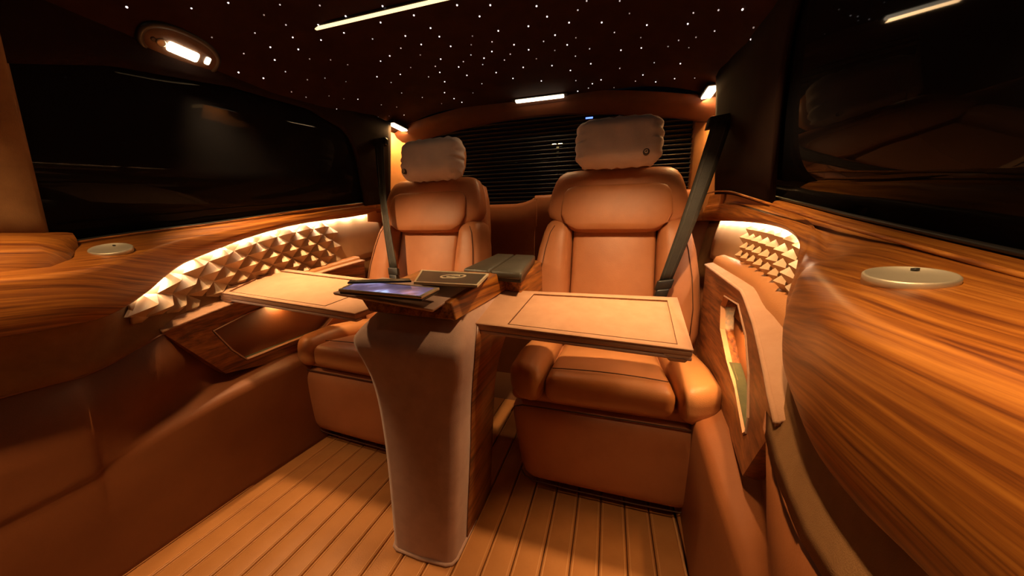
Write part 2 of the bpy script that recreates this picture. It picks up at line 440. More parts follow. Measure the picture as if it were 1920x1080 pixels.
# ---- veneer ledges (things)
ledges = {}
for sd in (-1, 1):
    lab = 'amber veneer ledge sweeping under the long dark window by the round cap' if sd < 0 else 'big glossy amber veneer ledge bulging close in front of the camera, below the dark window with seat reflections'
    lab = 'curved wooden ledge under the dark left-hand window, beside the suede pillar' if sd < 0 else 'large glossy wooden ledge filling the lower right, bulging below the dark window'
    root = empty('wooden_ledge', wp(sd, .84, .6, .8), lab, 'ledge', 'wooden ledges under the side windows')
    ledges[sd] = root
    rows = []
    for r in LEDGE_S[sd]:
        y, hB, zB, hC, zC, hD, zD = r
        q_ = .014 if sd < 0 else .03; rr = min(q_, (hB - hC) * .35 + .003); rz = min(q_, (zC - zD) * .3)
        ring = [(hB + .02, zB + .001), (hB, zB)]
        for t in (.2, .4, .6, .8):
            ring.append((hB + (hC + rr - hB) * t, zB + (zC - zB) * t + .004 * math.sin(t * math.pi)))
        for a in np.linspace(0, math.pi / 2, 7):
            ring.append((hC + rr * (1 - math.sin(a)), zC - rz * (1 - math.cos(a))))
        for t in (.3, .6, .85): ring.append((hC + (hD - hC) * t + -.006 * math.sin(t * math.pi), (zC - rz) + (zD + .008 - zC + rz) * t))
        ring += [(hD + .0005, zD + .004), (hD + .004, zD), (hD + .012, zD + .001), (hD + .016, zD + .012), (hD + .02, zD + .03)]
        rows.append([wp(sd, h, y, z) for h, z in ring])
    sheet('veneer_shell', rows, VENEER, root, 0.0, grain=True)
    # slim trim line between the ledge and the window
    tube('trim_line', [wp(sd, r[1] - (.004 if sd < 0 else .03), r[0], r[2] + (.004 if sd < 0 else .001)) for r in LEDGE_S[sd]], .0030, WOOD, root)
    # round metal cap set in the top
    c = onx(205, 451, -1.22) if sd < 0 else onx(1705, 511, .275)
    y = c.y; hB, zB, hC, zC, hD, zD = ledge_at(y, sd); h = abs(c.x - XC(y)); t = (hB - h) / (hB - hC)
    zt = zB + (zC - zB) * t + .0045
    sl = math.atan2(zC - zB, hB - hC)
    Rr = []
    ax = Vector((-sd * math.cos(sl), 0, math.sin(sl))); nz = Vector((0, 1, 0)).cross(ax); nz = nz if nz.z > 0 else -nz
    sy_ = (ledge_at(y + .04, sd)[1] + ledge_at(y + .04, sd)[3] - ledge_at(y - .04, sd)[1] - ledge_at(y - .04, sd)[3]) / .16
    cc = wp(sd, h, y, zt + .001); ay = Vector((0, 1, sy_)).normalized(); nz = ay.cross(ax).normalized(); nz = nz if nz.z > 0 else -nz
    for rad, dz in ((1, -.008), (1, .001), (.965, .0022), (.925, .0022), (.91, .0014)):
        rad *= .039 if sd < 0 else .031
        Rr.append((cc + nz * dz, ax * rad, ay * rad))
    rings('round_cap', Rr, METAL, root, 2.0, 36, label='round brushed metal cap')
    rings('cap_stud', [(cc + ay * .012 + ax * -.012 + nz * .002, ax * .003, Vector((0, .003, 0))), (cc + ay * .012 + ax * -.012 + nz * .004, ax * .003, Vector((0, .003, 0)))], BLACK, root, 2, 12)
    # raised foot of the pillar
    rows = []
    yE = .47 if sd < 0 else .30
    for y in np.linspace(-.70, yE, 26):
        hB, zB, hC, zC, hD, zD = ledge_at(y, sd)
        e = 1 - max(0, (y - yE + .11) / .11) ** 2 if y > yE - .11 else 1
        wd = (.135 if sd < 0 else .15) * max(.02, e)
        h0 = .85; rows.append([wp(sd, h, y, z) for h, z in ((h0 + .01, .886), (h0 - .02, .884), (h0 - .03 - wd * .5, .874 - .004 * (1 - e)), (h0 - .03 - wd * .8, .858), (h0 - .03 - wd, .838), (h0 - .03 - wd * 1.05, .80))])
    sheet('pillar_foot', rows, VENEER, root, 0.0, grain=True)
    # LED line hidden under the ledge that washes the quilted panel
    ys = np.linspace(.50 if sd < 0 else .68, 1.60, 30)
    tube('led_strip', [wp(sd, ledge_at(y, sd)[4] + .019, y, ledge_at(y, sd)[5] + .004) for y in ys], .003, emit('led_amber', (1, .7, .4), 6.0), root)
    ye = np.linspace(.50 if sd < 0 else .69, 1.60, 12 if sd < 0 else 10)
    for y0, y1 in zip(ye[:-1], ye[1:]):
        a, b = wp(sd, ledge_at(y0, sd)[4] + .022, y0, ledge_at(y0, sd)[5] + .002), wp(sd, ledge_at(y1, sd)[4] + .022, y1, ledge_at(y1, sd)[5] + .002)
        areay('led_light', (a + b) / 2, (sd * .30, 0, -1), b - a, P_QUILT * (b - a).length, SOFT, (b - a).length, .006, root)

# ---- windows
for n, sd in ((1, -1), (2, 1)):
    rows = []
    for y in np.linspace(-.75, 1.62, 18):
        zb = ledge_at(y, sd)[1] - .02
        rows.append([wp(sd, .868 + (.806 - .868) * t, y, zb + (1.50 - zb) * t) for t in np.linspace(0, 1, 4)])
    g = sheet('window_%d' % n, rows, GLASS, None, 0.004, off=0.0); tag(g, kind='structure')
    # black rubber seal along the lower edge
    tube('seal', [wp(sd, .861, y, ledge_at(y, sd)[1] + .006) for y in np.linspace(-.7, 1.5, 40)], .0035, BLACK, g)

# ---- pillars and roof rail (trim)
def topline(y):     # where the glass ends under the roof rail
    return interp([(-.75, .9), (-.1, 1.0), (.2, 1.16), (.42, 1.249), (.59, 1.32), (.87, 1.379), (1.157, 1.405), (1.32, 1.375), (1.39, 1.33), (1.44, 1.18), (1.46, 1.0)], y)[0] if y < 1.46 else .95
tn = 1
for sd in (-1, 1):
    rows = []
    for y in np.linspace(-.75, 1.66 if sd < 0 else 1.57, 90):
        yy = y if sd < 0 else y + (.46 if y > .5 else max(0, .46 * (y - .1) / .4))
        zt = max(topline(yy), ledge_at(y, sd)[1] - .01)
        if yy > 1.30:
            k = min(1, (yy - 1.30) / .15); zt = max(ledge_at(y, sd)[1] - .01, 1.38 - (1.38 - ledge_at(y, sd)[1] + .01) * (1 - math.sqrt(max(0, 1 - k * k))) if k < 1 else 0)
        if y < .40: zt = max(zt, 1.249 - (.42 - y) * .5) if y > .0 else zt
        rows.append([wp(sd, .848 + (.800 - .848) * ((zt - .9) / .55) * 1 + (0) if t == 0 else (.848 + (.800 - .848) * ((zt + (1.46 - zt) * t - .9) / .55)), y, zt + ((1.46 if y < 1.1 else 1.46 + .04 * min(1, (y - 1.1) / .4)) - zt) * t) for t in np.linspace(0, 1, 6)])
    o = sheet('trim_%d' % tn, rows, TRIMM, None, 0.012, off=0.0); tag(o, kind='structure'); tn += 1
    # front pillar, brown suede
    rows = []
    for z in np.linspace(.86, 1.42, 10):
        ye = (.437 if sd < 0 else .34) - (.012 * (z - .88) / .36)
        rows.append([wp(sd, .840 - .045 * (z - .88) / .5 - (.004 if 0 < i < 5 else -.012), y, z) for i, y in enumerate((ye, ye - .012, ye - .04, ye - .15, ye - .3, ye - .5))])
    o = sheet('trim_%d' % tn, rows, WALLSUEDE, None, 0.008, off=0.0); tag(o, kind='structure'); tn += 1

# ---- rear: shelf panel, glass, D pillars, header
RZ = [(-1.40, 1.06), (-.66, 1.06), (-.52, 1.065), (-.46, 1.082), (-.42, 1.10), (-.35, 1.107), (.50, 1.11)]
rows = []
for x, z in crN(RZ, 6):
    rows.append([Vector((x, 1.93 + .10, z)), Vector((x, 1.915, z + .002)), Vector((x, 1.902, z - .006)), Vector((x, 1.898, z - .02)), Vector((x, 1.90, z - .16)), Vector((x, 1.915, z - .17)), Vector((x, 1.90, .5)), Vector((x, 1.90, -.014))])
o = sheet('wall_rear', rows, LEATHER, None, 0.0); tag(o, kind='structure')
g = mesh('window_3', [(-1.4, YR, 1.0), (.5, YR, 1.0), (.5, YR, 1.68), (-1.4, YR, 1.68), (-1.4, YR + .006, 1.0), (.5, YR + .006, 1.0), (.5, YR + .006, 1.68), (-1.4, YR + .006, 1.68)],
         [(0, 1, 2, 3), (4, 5, 6, 7), (0, 1, 5, 4), (3, 2, 6, 7), (0, 3, 7, 4), (1, 2, 6, 5)], SMOKE, None, False); tag(g, kind='structure')
SLAT = mat('charcoal_slat', (0.030, 0.032, 0.036), 0.28)[0]
sv, sf = rbox_pts(.90, .009, .0022, .002, 1, 2)
slat_me = None
for i in range(22):
    if slat_me is None:
        o = mesh('slat', sv, sf, SLAT, None); slat_me = o.data
    else:
        o = bpy.data.objects.new('slat', slat_me); COL.objects.link(o)
    o.location = (-.45, 2.018, 1.085 + i * .0245); o.rotation_euler = (math.radians(-32), 0, 0); o.parent = g
rows = []
for x in np.linspace(-1.38, .48, 24):
    a = 1 - ((x + .45) / .93) ** 2
    dr = .12 * (1 - a)
    rows.append([Vector((x, 1.775, 1.60 - dr)), Vector((x, 1.782, 1.575 - dr)), Vector((x, 1.80, 1.558 - dr)), Vector((x, 1.83, 1.543 - dr)), Vector((x, 1.86, 1.528 - dr)), Vector((x, 1.875, 1.522 - dr)), Vector((x, 1.89, 1.530 - dr)), Vector((x, 1.95, 1.66 - dr))])
o = sheet('trim_%d' % tn, rows, textured('mahogany_header', (.045, .013, .006), (.065, .02, .008), .6, 14, .2, 500), None, 0.0); tag(o, kind='structure'); tn += 1
for sd in (-1, 1):        # lit rear pillars
    rows = []
    for z in np.linspace(.95, 1.53, 14):
        rows.append([wp(sd, h, y, z) for y, h in ((1.50, .852), (1.56, .850), (1.60, .870), (1.80, .872), (1.84, .862), (1.86, .835), (1.90, .822), (1.97, .80), (2.03, .79))])
    o = sheet('trim_%d' % tn, rows, textured('caramel_pillar_leather_%s' % SIDE[sd], (.40, .18, .06), (.50, .24, .09), .55, 9, .2, 500), None, 0.006); tag(o, kind='structure'); tn += 1
front = mesh('wall_front', [(-1.5, YF, -.02), (.6, YF, -.02), (.6, YF, 1.65), (-1.5, YF, 1.65)], [(0, 1, 2, 3)], ROOF); tag(front, kind='structure')

# ================================================================== LAMPS
def cap_light(name, p, sx, sy, m, parent, r=.003, th=.004, frame=None):
    ax, ay, nz = frame
    v, f = rbox_pts(sx / 2, sy / 2, th / 2, r, 2, 3)
    return mesh(name, [p + ax * q.x + ay * q.y + nz * q.z for q in v], f, m, parent)
LENS = emit('lamp_lens', (1, .80, .55), 12.0)
LENS2 = emit('small_lamp_lens', (1, .84, .6), 9.0)
# star points in the roof
STAR = [emit('star_%d' % i, (1, .86, .84), s) for i, s in enumerate((1.6, .5, .16))]
stars = []
A1 = "379,32,1 678,38,1 1149,43,0 1708,36,0 259,109,2 872,118,0 1384,112,0 1877,120,0 424,184,1 666,183,0 1134,166,0 1509,208,0 191,244,1 475,277,0 859,243,0 687,297,0 1320,267,0 1074,290,1 1575,272,0 1823,268,2 307,351,0 517,368,0 1439,331,0 1286,359,1 1660,345,0 1814,333,2 108,399,1 340,447,0 1203,417,0 1134,455,0 1585,441,0 1812,410,1 1432,410,2 602,440,2 759,447,2 887,483,2 1545,495,1 1755,460,1 1720,500,0 1910,434,0 1900,482,1 68,540,0 255,584,0 420,535,1 585,596,2 717,584,2 874,609,2 1107,573,0 1282,555,0 1213,616,1 1494,574,1 1578,541,0 1615,611,0 1782,563,0 1894,626,1 466,687,2 575,727,2 747,717,2 858,738,2 963,741,0 803,814,0 1292,695,1 1447,729,1 1614,693,0 1685,738,0 1744,765,0 1139,783,1 1255,801,2 1115,877,1 1198,867,1 1310,860,0 1480,880,2 1592,775,2 1827,695,2 1360,504,2"
A2 = "230,36,9 477,36,0 824,43,0 1134,73,1 1200,4,1 1448,4,1 903,122,0 1068,167,0 1313,166,0 1652,185,0 537,229,0 763,194,0 963,261,0 1408,241,1 877,308,1 1119,281,2 490,311,1 655,333,0 1054,334,0 1222,364,1 1457,374,0 1610,357,0 489,384,0 765,371,0 627,404,1 583,448,1 1116,419,1 724,503,0 940,490,0 1231,476,0 1707,468,1 1904,476,9 521,542,0 1078,526,0 1448,510,1 1622,560,0 647,586,0 860,605,0 1119,603,1 1308,597,0 1243,626,0 1718,612,0 1860,587,0 415,626,9 1133,682,0 1213,659,1 1297,674,2 1405,655,2 1456,684,2 1566,606,1 1553,667,2 458,710,9 823,438,2 961,376,2 1521,98,2 1606,279,2 1812,346,2 1890,300,1 1719,684,1"
A3 = "481,93,1 669,73,1 849,68,0 1198,96,0 439,176,0 1122,165,0 640,230,1 914,292,0 371,300,2 500,277,2 1119,358,2 1437,358,2 383,475,0 1423,451,0 1290,495,2 1008,502,0 965,430,2 815,538,1 992,590,0 340,586,9 491,582,1 739,585,2 697,683,0 895,690,2 408,681,2 822,452,2 932,204,2 447,354,2 290,346,2"
A4 = "950,50,0 1434,57,0 1711,17,0 113,240,0 1240,182,1 708,368,0 1588,277,2 1829,399,2 1789,541,0 1296,541,2"
for A, ox in ((A1, 430), (A2, 800), (A3, 1180), (A4, 0)):
    for tk in A.split():
        a, b, c = map(int, tk.split(','))
        if c < 9: stars.append((ox + a / 4, b / 4, c))
star_me = {}
for px, py, c in stars:
    p = onceil(px, py)
    if p.y > 1.76: continue
    if c not in star_me:
        me = bpy.data.meshes.new('star_light'); bm = bmesh.new(); bmesh.ops.create_icosphere(bm, subdivisions=1, radius=.0029 if c == 0 else .0026); bm.to_mesh(me); bm.free()
        me.materials.append(STAR[c]); star_me[c] = me
    o = bpy.data.objects.new('star_light', star_me[c]); COL.objects.link(o); o.location = p + Vector((0, 0, -.001)); o.parent = ceiling
# long lit strip across the roof
a, b = onceil(583, 61), onceil(850, 0)
xr = b.x + .04
root = empty('ceiling_light_strip', ((a.x + xr) / 2, a.y, 1.57), 'thin glowing light strip let into the starry roof', 'light')
o = rbox('diffuser', (a.x, a.y - .006, 1.568), (xr, a.y + .006, 1.5795), .003, emit('strip_glow', (1, .72, .36), 1.5), root)
def bend_to_roof(o):
    for v in o.data.vertices:
        w = v.co + base_of(o.parent); w.z = w.z - 1.58 + zceil(w.x, w.y); v.co = w - base_of(o.parent)
rbox('bezel', (a.x - .004, a.y - .010, 1.573), (xr + .004, a.y + .010, 1.583), .003, BLACK, root)
areay('strip_light', ((a.x + xr) / 2, a.y, 1.562), (0, 0, -1), (1, 0, 0), P_STRIP, WARM, abs(xr - a.x), .012, root)
# rear light bar
p0, p1 = onceil(966, 186), onceil(1058, 178); c = (p0 + p1) / 2
root = empty('rear_light_bar', (c.x, c.y, 1.575), 'bright horizontal lamp bar on the roof above the rear window', 'light')
rbox('lens', (p0.x, c.y - .012, 1.566), (p1.x, c.y + .012, 1.579), .004, emit('bar_lens', (1, .80, .55), 5.0), root)
rbox('bezel', (p0.x - .02, c.y - .02, 1.575), (p1.x + .02, c.y + .022, 1.582), .003, BLACK, root)
areay('bar_light', (c.x, c.y, 1.560), (0, -.05, -1), (1, 0, 0), P_BAR, WARM, .24, .03, root)
# oval dome lamps in the roof edge; front pair is unseen fill, added over the camera
def dome(p, label, power, tgt, spread=150):
    sd = -1 if p.x < XC(p.y) else 1
    e = .01; n = Vector((-(zceil(p.x + e, p.y) - zceil(p.x - e, p.y)) / (2 * e), 0, 1)).normalized()
    ay = Vector((0, 1, 0)); ax = ay.cross(n).normalized(); dn = -n
    root = empty('dome_lamp', p, label, 'lamp', 'oval roof lamps')
    rings('bezel', [(p + dn * d, ax * a, ay * b) for d, a, b in ((-.004, .062, .098), (.004, .062, .098), (.009, .058, .094), (.010, .052, .088), (.007, .047, .083))], BLACK, root, 2.3, 48)
    rings('face_plate', [(p + dn * d, ax * a, ay * b) for d, a, b in ((.002, .050, .086), (.0075, .048, .084), (.009, .03, .06))], mat('brown_lamp_plate', (.11, .06, .035), .5)[0] if 'brown_lamp_plate' not in bpy.data.materials else bpy.data.materials['brown_lamp_plate'], root, 2.3, 48)
    fr = (ax, ay, dn)
    cap_light('lens', p + dn * .011 + ay * .0 + ax * .0, .030, .075, LENS, root, .008, .008, fr)
    cap_light('reading_lens', p + dn * .010 + ay * .060 + ax * (-.004 * sd), .024, .014, LENS2, root, .005, .005, fr)
    rings('knob', [(p + dn * d - ay * .050, ax * a, ay * a) for d, a in ((.006, .011), (.012, .011), (.014, .008))], METAL, root, 2, 20)
    rings('knob', [(p + dn * d - ay * .066, ax * a, ay * a) for d, a in ((.006, .006), (.010, .006), (.011, .004))], BLACK, root, 2, 16)
    areay('dome_light', p + dn * .020, Vector(tgt) - p, ay, power, WARM, .075, .035, root, spread)
    return root
pl = onceil(340, 93)
dome(pl, 'oval roof lamp with bright lens above the dark window', P_DOME_L, (-.98, 1.10, .6), 82)
pr = Vector((.08, pl.y, 0)); pr.z = zceil(pr.x, pr.y)
dome(pr, 'oval roof lamp over the nearer seat, its light pooling on that tray', P_DOME_R, (.06, 1.10, .6), 82)
for s_, l_, t_ in ((-1, 'added oval fill lamp, out of view, on the side of the pillar', (-1.05, .20, .8)), (1, 'added oval fill lamp, out of view, above the camera', (.20, .18, .8))):
    pf_ = Vector((XC(0) + s_ * .42, .06, 0)); pf_.z = zceil(pf_.x, pf_.y)
    dome(pf_, l_, P_FILL_F, t_, 66)
# spot lamps at the top of the rear pillars
for sd in (-1, 1):
    c = wp(sd, .80, 1.76, 1.496)
    root = empty('pillar_lamp', c, 'warm lamp washing down the rear pillar %s' % ('beside the seat with the tilted pillow' if sd < 0 else 'behind the slanted belt'), 'lamp', 'lamps on the rear pillars')
    rbox('lens', c - Vector((.02, .10, .004)), c + Vector((.02, .10, .004)), .003, LENS2, root)
    rbox('housing', c - Vector((.03, .11, -.002)), c + Vector((.03, .11, .016)), .004, BLACK, root)
    areay('pillar_light', c - Vector((0, 0, .008)), (sd * .35, 0, -1), (0, 1, 0), P_PILLAR, AMBER, .18, .03, root)

# ================================================================== SEATS
def make_seat(cx):
    root = empty('captain_seat', (cx, .95, 0), '', 'seat', 'reclining leather seats')
    X = lambda x, y, z: Vector((cx + x, y, z))
    # leg rest
    def lf(q, n):
        t = (q.z - .04) / .32; q = q.copy(); w = .88 + .12 * min(1, t * 1.3)
        q.x = cx + (q.x - cx) * w; q.y += -.012 * (1 - n.x ** 2) * (1 - n.z ** 2) * (1 if n.y < 0 else 0) + .02 * (1 - t) ; return q
    rbox('leg_rest', (cx - .305, .93, .042), (cx + .305, 1.08, .352), .062, LEATHER, root, lf, 8, 6)
    lo = [X(-.262 + .0, .972, .06)]
    tube('piping', [X(x, .945 + .02 * (1 - (z - .04) / .32), z) for x, z in ((-.27, .085), (-.255, .06), (-.23, .047), (-.1, .042), (.1, .042), (.23, .047), (.255, .06), (.27, .085))], .0022, SEAM, root)
    tube('piping', [X(x, .936, z) for x, z in ((-.295, .31), (-.285, .328), (-.26, .336), (-.1, .338), (.1, .338), (.26, .336), (.285, .328), (.295, .31))], .0022, SEAM, root)
    # base shell
    rbox('seat_base', (cx - .29, .965, .30), (cx + .29, 1.45, .395), .03, LEATHER, root)
    rbox('plinth', (cx - .22, 1.04, 0.0), (cx + .22, 1.42, .31), .02, BLACK, root)
    # cushion
    def pf(q, n):
        q = q.copy(); q.z += .010 * (1 - n.x ** 2) * (1 - n.y ** 2) * (1 if n.z > 0 else 0) - .045 * max(0, (q.y - 1.0) / .4); return q
    rbox('seat_pad', (cx - .186, .915, .362), (cx + .186, 1.42, .452), .032, LEATHER2, root, pf, 8, 5)
    tube('stitching', [X(x, .975, .4555 + .008 * (1 - (x / .186) ** 2)) for x in np.linspace(-.17, .17, 12)], .0016, SEAM, root)
    for s in (-1, 1):
        def bf(q, n, s=s):
            q = q.copy(); u = (q.x - cx) * s
            q.z += .012 * (1 - n.y ** 2) * (1 if n.z > 0 else 0) - .03 * max(0, (q.y - 1.1) / .3)
            q.y += .055 * max(0, (u - .20) / .115) ** 2 * (1 if q.y < 1.1 else 0) * max(0, (1.1 - q.y) / .19); return q
        a, b = sorted((s * .192, s * .315))
        rbox('side_bolster', (cx + a, .905, .352), (cx + b, 1.42, .468), .046, LEATHER2, root, bf, 6, 6)
    def ff(q, n): return q
    rbox('front_apron', (cx - .300, .945, .345), (cx + .300, 1.02, .392), .02, LEATHER, root)
    # backrest
    yb = lambda z: 1.375 + .26 * (z - .5)
    def cf(q, n):
        q = q.copy(); q.y += yb(q.z) - 1.375 - .012 * (1 - n.x ** 2) * (1 - n.z ** 2) * (1 if n.y < 0 else 0); return q
    rbox('back_panel', (cx - .172, 1.375, .44), (cx + .172, 1.47, .925), .02, LEATHER, root, cf, 8, 4)
    for x in (-.06, .06): pass
    for s in (-1, 1):
        R = []
        for z, xi, xo, fy in ((.42, .175, .315, -.02), (.44, .172, .328, -.035), (.50, .172, .338, -.05), (.60, .174, .342, -.055), (.72, .174, .336, -.055), (.82, .174, .322, -.05), (.89, .176, .305, -.045), (.925, .178, .292, -.036), (.942, .19, .275, -.02), (.948, .21, .26, 0)):
            c0 = (xi + xo) / 2; hw = (xo - xi) / 2; d0 = yb(z) + fy; d1 = yb(z) + .13
            if z > .94: d1 = yb(z) + .09
            R.append((X(s * c0, (d0 + d1) / 2, z), Vector((hw, s * -.0, 0)), Vector((0, (d1 - d0) / 2, 0))))
        rings('back_bolster', R, LEATHER, root, 3.0, 36)
        tube('seam', [X(s * (xo - .03), yb(z) + fy + .0, z) for z, xo, fy in ((.5, .325, -.05), (.6, .333, -.054), (.72, .327, -.054), (.82, .313, -.049), (.89, .297, -.044), (.92, .28, -.036))], .0016, SEAM, root)
    # winged shoulder cushion
    R = []
    for z, w, d in ((.888, .13, .03), (.893, .165, .048), (.905, .195, .056), (.93, .245, .064), (.96, .284, .068), (.99, .294, .07), (1.03, .288, .07), (1.08, .276, .069), (1.12, .262, .065), (1.145, .246, .057), (1.16, .222, .042), (1.166, .19, .02)):
        R.append((X(0, yb(z) + .022, z), Vector((w, 0, 0)), Vector((0, d, 0))))
    rings('shoulder_cushion', R, LEATHER, root, 3.6, 56)
    R = []
    for z, w, d in ((.899, .13, .004), (.905, .165, .012), (.93, .205, .016), (.97, .224, .018), (1.02, .222, .018), (1.06, .215, .016), (1.08, .20, .013), (1.09, .17, .008), (1.092, .12, .003)):
        R.append((X(0, yb(z) - .040, z), Vector((w, 0, 0)), Vector((0, d, 0))))
    rings('shoulder_pad', R, LEATHER, root, 4.0, 56)
    # shell behind
    R = []
    for z, w in ((.36, .27), (.5, .295), (.7, .30), (.9, .285), (1.05, .262), (1.13, .235), (1.15, .20)):
        R.append((X(0, yb(z) + .13, z), Vector((w, 0, 0)), Vector((0, .055, 0))))
    rings('back_shell', R, LEATHER, root, 3.2, 48)
    # head restraint
    R = []
    for z, w, d in ((1.16, .12, .03), (1.175, .15, .045), (1.22, .162, .05), (1.28, .160, .05), (1.32, .15, .045), (1.338, .125, .03), (1.343, .09, .01)):
        R.append((X(0, yb(z) + .012, z), Vector((w, 0, 0)), Vector((0, d, 0))))
    rings('headrest', R, LEATHER2, root, 3.2, 44)
    return root
def copy_tree(o, parent=None):
    c = o.copy(); COL.objects.link(c)
    if parent is not None: c.parent = parent
    for ch in [x for x in o.children]: copy_tree(ch, c)
    return c
seatR = make_seat(.012); seatR['label'] = 'tan leather reclining seat next to the wooden ledge, behind the right-hand tray'
seatL = copy_tree(seatR); seatL.location = (-.918, .95, 0); seatL.rotation_euler = (0, 0, math.radians(-3.0)); seatL['label'] = 'tan leather reclining seat half hidden behind the pedestal and tablet'

# pillows
def make_pillow(cx, cy, cz, rot, bx, label):
    root = empty('neck_pillow', (cx, cy, cz), label, 'pillow', 'cream neck pillows on the headrests')
    v, f = rbox_pts(.168, .052, .098, .05, 12, 7); out = []
    rnd = random.Random(int(bx * 1000))
    ph = [rnd.uniform(0, 6) for _ in range(6)]
    for p in v:
        n = Vector((p.x / .168, p.y / .052, p.z / .098))
        q = p.copy(); bulge = (1 - n.x ** 4) * (1 - n.z ** 4)
        if n.y < 0: q.y -= .014 * bulge
        rim = max(abs(n.x), abs(n.z)); wr = max(0, rim - .7) / .3
        q.y += .005 * wr * math.sin(q.z * 190 + ph[0]) * (1 if abs(n.x) > abs(n.z) else 0) + .004 * wr * math.sin(q.x * 170 + ph[1]) * (1 if abs(n.z) >= abs(n.x) else 0)
        q.x += math.copysign(.0035, q.x) * wr * math.sin(q.z * 140 + ph[2]) * abs(n.x)
        q.z += .004 * wr * math.sin(q.x * 120 + ph[3]) * abs(n.z) - .006 * n.x ** 2 * (1 if n.z > 0 else -1)
        q.y += .002 * math.sin(q.x * 60 + q.z * 35 + ph[4]) * bulge
        out.append(Vector((cx, cy, cz)) + q)
    mesh('pillow_body', out, f, PILLOWM, root)
    b = Vector((cx + bx, cy - .060, cz - .062))
    bd = rings('badge', [(b + Vector((0, d, 0)), Vector((r, 0, 0)), Vector((0, 0, r))) for d, r in ((.01, .0125), (0, .0125), (-.003, .0115), (-.0035, .009))], mat('dark_badge', (.03, .02, .015), .4)[0], root, 2, 28, label='dark round badge')
    pts = [b + Vector((.0055 * math.cos(t), -.0045, .0055 * math.sin(t))) for t in np.linspace(.5, 5.6, 14)] + [b + Vector((.0045, -.0045, -.001)), b + Vector((.001, -.0045, -.001))]
    tube('emblem', pts, .0011, GOLD, bd, 6)
    root.rotation_euler = (math.radians(-6), 0, math.radians(rot)); return root
make_pillow(.012, 1.452, 1.247, 0, .104, 'cream pillow with round badge at lower right on the seat beside the slanted belt')
make_pillow(-.848, 1.470, 1.238, -4, -.118, 'cream pillow with badge at lower left on the seat by the lit pillar')

# ================================================================== TRAYS, PEDESTAL, CONSOLE
def tray(name, q, label, edge_in):
    """q: near-inner, near-outer, far-outer, far-inner corners of the top face"""
    q = [Vector(p) for p in q]; up = (q[1] - q[0]).cross(q[3] - q[0]).normalized()
    if up.z < 0: up = -up
    root = empty(name, (q[0] + q[2]) / 2, label, 'table', 'folding tray tables')
    dn = -up * .016
    o = hexa('tray_top', [q[0] + dn, q[1] + dn, q[2] + dn, q[3] + dn] + q, .006, TANSUEDE, root)
    u = lambda a, b: (q[0] * (1 - a) + q[1] * a) * (1 - b) + (q[3] * (1 - a) + q[2] * a) * b
    # raised border lip framing the sunken writing surface
    fr = [u(.0, .0), u(1, 0), u(1, 1), u(0, 1)]; inn = [u(.23 if edge_in else .12, .06), u(.945, .06), u(.945, .90), u(.23 if edge_in else .12, .90)]; GROOVE = bpy.data.materials.get('tray_groove') or mat('tray_groove', (0.17, 0.075, 0.035), 0.8)[0]
    bevel(prism('border_lip', [p + up * .0 for p in fr], up * .004, TANSUEDE, root, hole=[p for p in inn]), .0015)
    tube('groove', [inn[0] + up * .0042, inn[1] + up * .0042, inn[2] + up * .0042, inn[3] + up * .0042, inn[0] + up * .0042], .0011, GROOVE, root)
    # rolled under lip at the near outer corner
    d = (q[1] - q[0]).normalized()
    bevel(prism('edge_band', [q[0] + dn * 1.0 - d * 0, q[1] + dn, q[1] + dn * 1.5, q[0] + dn * 1.5], (q[3] - q[0]).normalized() * .02, SUEDE, root), .002)
    bevel(prism('end_hook', [q[1] + dn * .8, q[1] + dn * 1.9 - d * .012, q[1] + dn * 1.9 - d * .045, q[1] + dn * .8 - d * .06], (q[2] - q[1]) * .96, TANSUEDE, root), .003)
    # hinge arm into the pedestal
    hexa('hinge_arm', [q[0] + dn * 1.2 + d * .02 + (q[3] - q[0]) * .4, q[0] + dn * 1.2 + d * .10 + (q[3] - q[0]) * .4, q[0] + dn * 1.2 + d * .10 + (q[3] - q[0]) * .6, q[0] + dn * 1.2 + d * .02 + (q[3] - q[0]) * .6] +
         [q[0] + dn + d * .02 + (q[3] - q[0]) * .4, q[0] + dn + d * .10 + (q[3] - q[0]) * .4, q[0] + dn + d * .10 + (q[3] - q[0]) * .6, q[0] + dn + d * .02 + (q[3] - q[0]) * .6], .002, BLACK, root)
    return root
tray('tray_table', [(-.371, .752, .650), (.184, .749, .630), (.202, 1.056, .690), (-.356, 1.03, .690)], 'tan folding tray table in front of the nearer seat', True)
tray('tray_table', [(-.700, .742, .650), (-1.262, .742, .684), (-1.345, .992, .742), (-.62, 1.03, .690)], 'tan folding tray table reaching over the side pocket, behind the tablet', True)

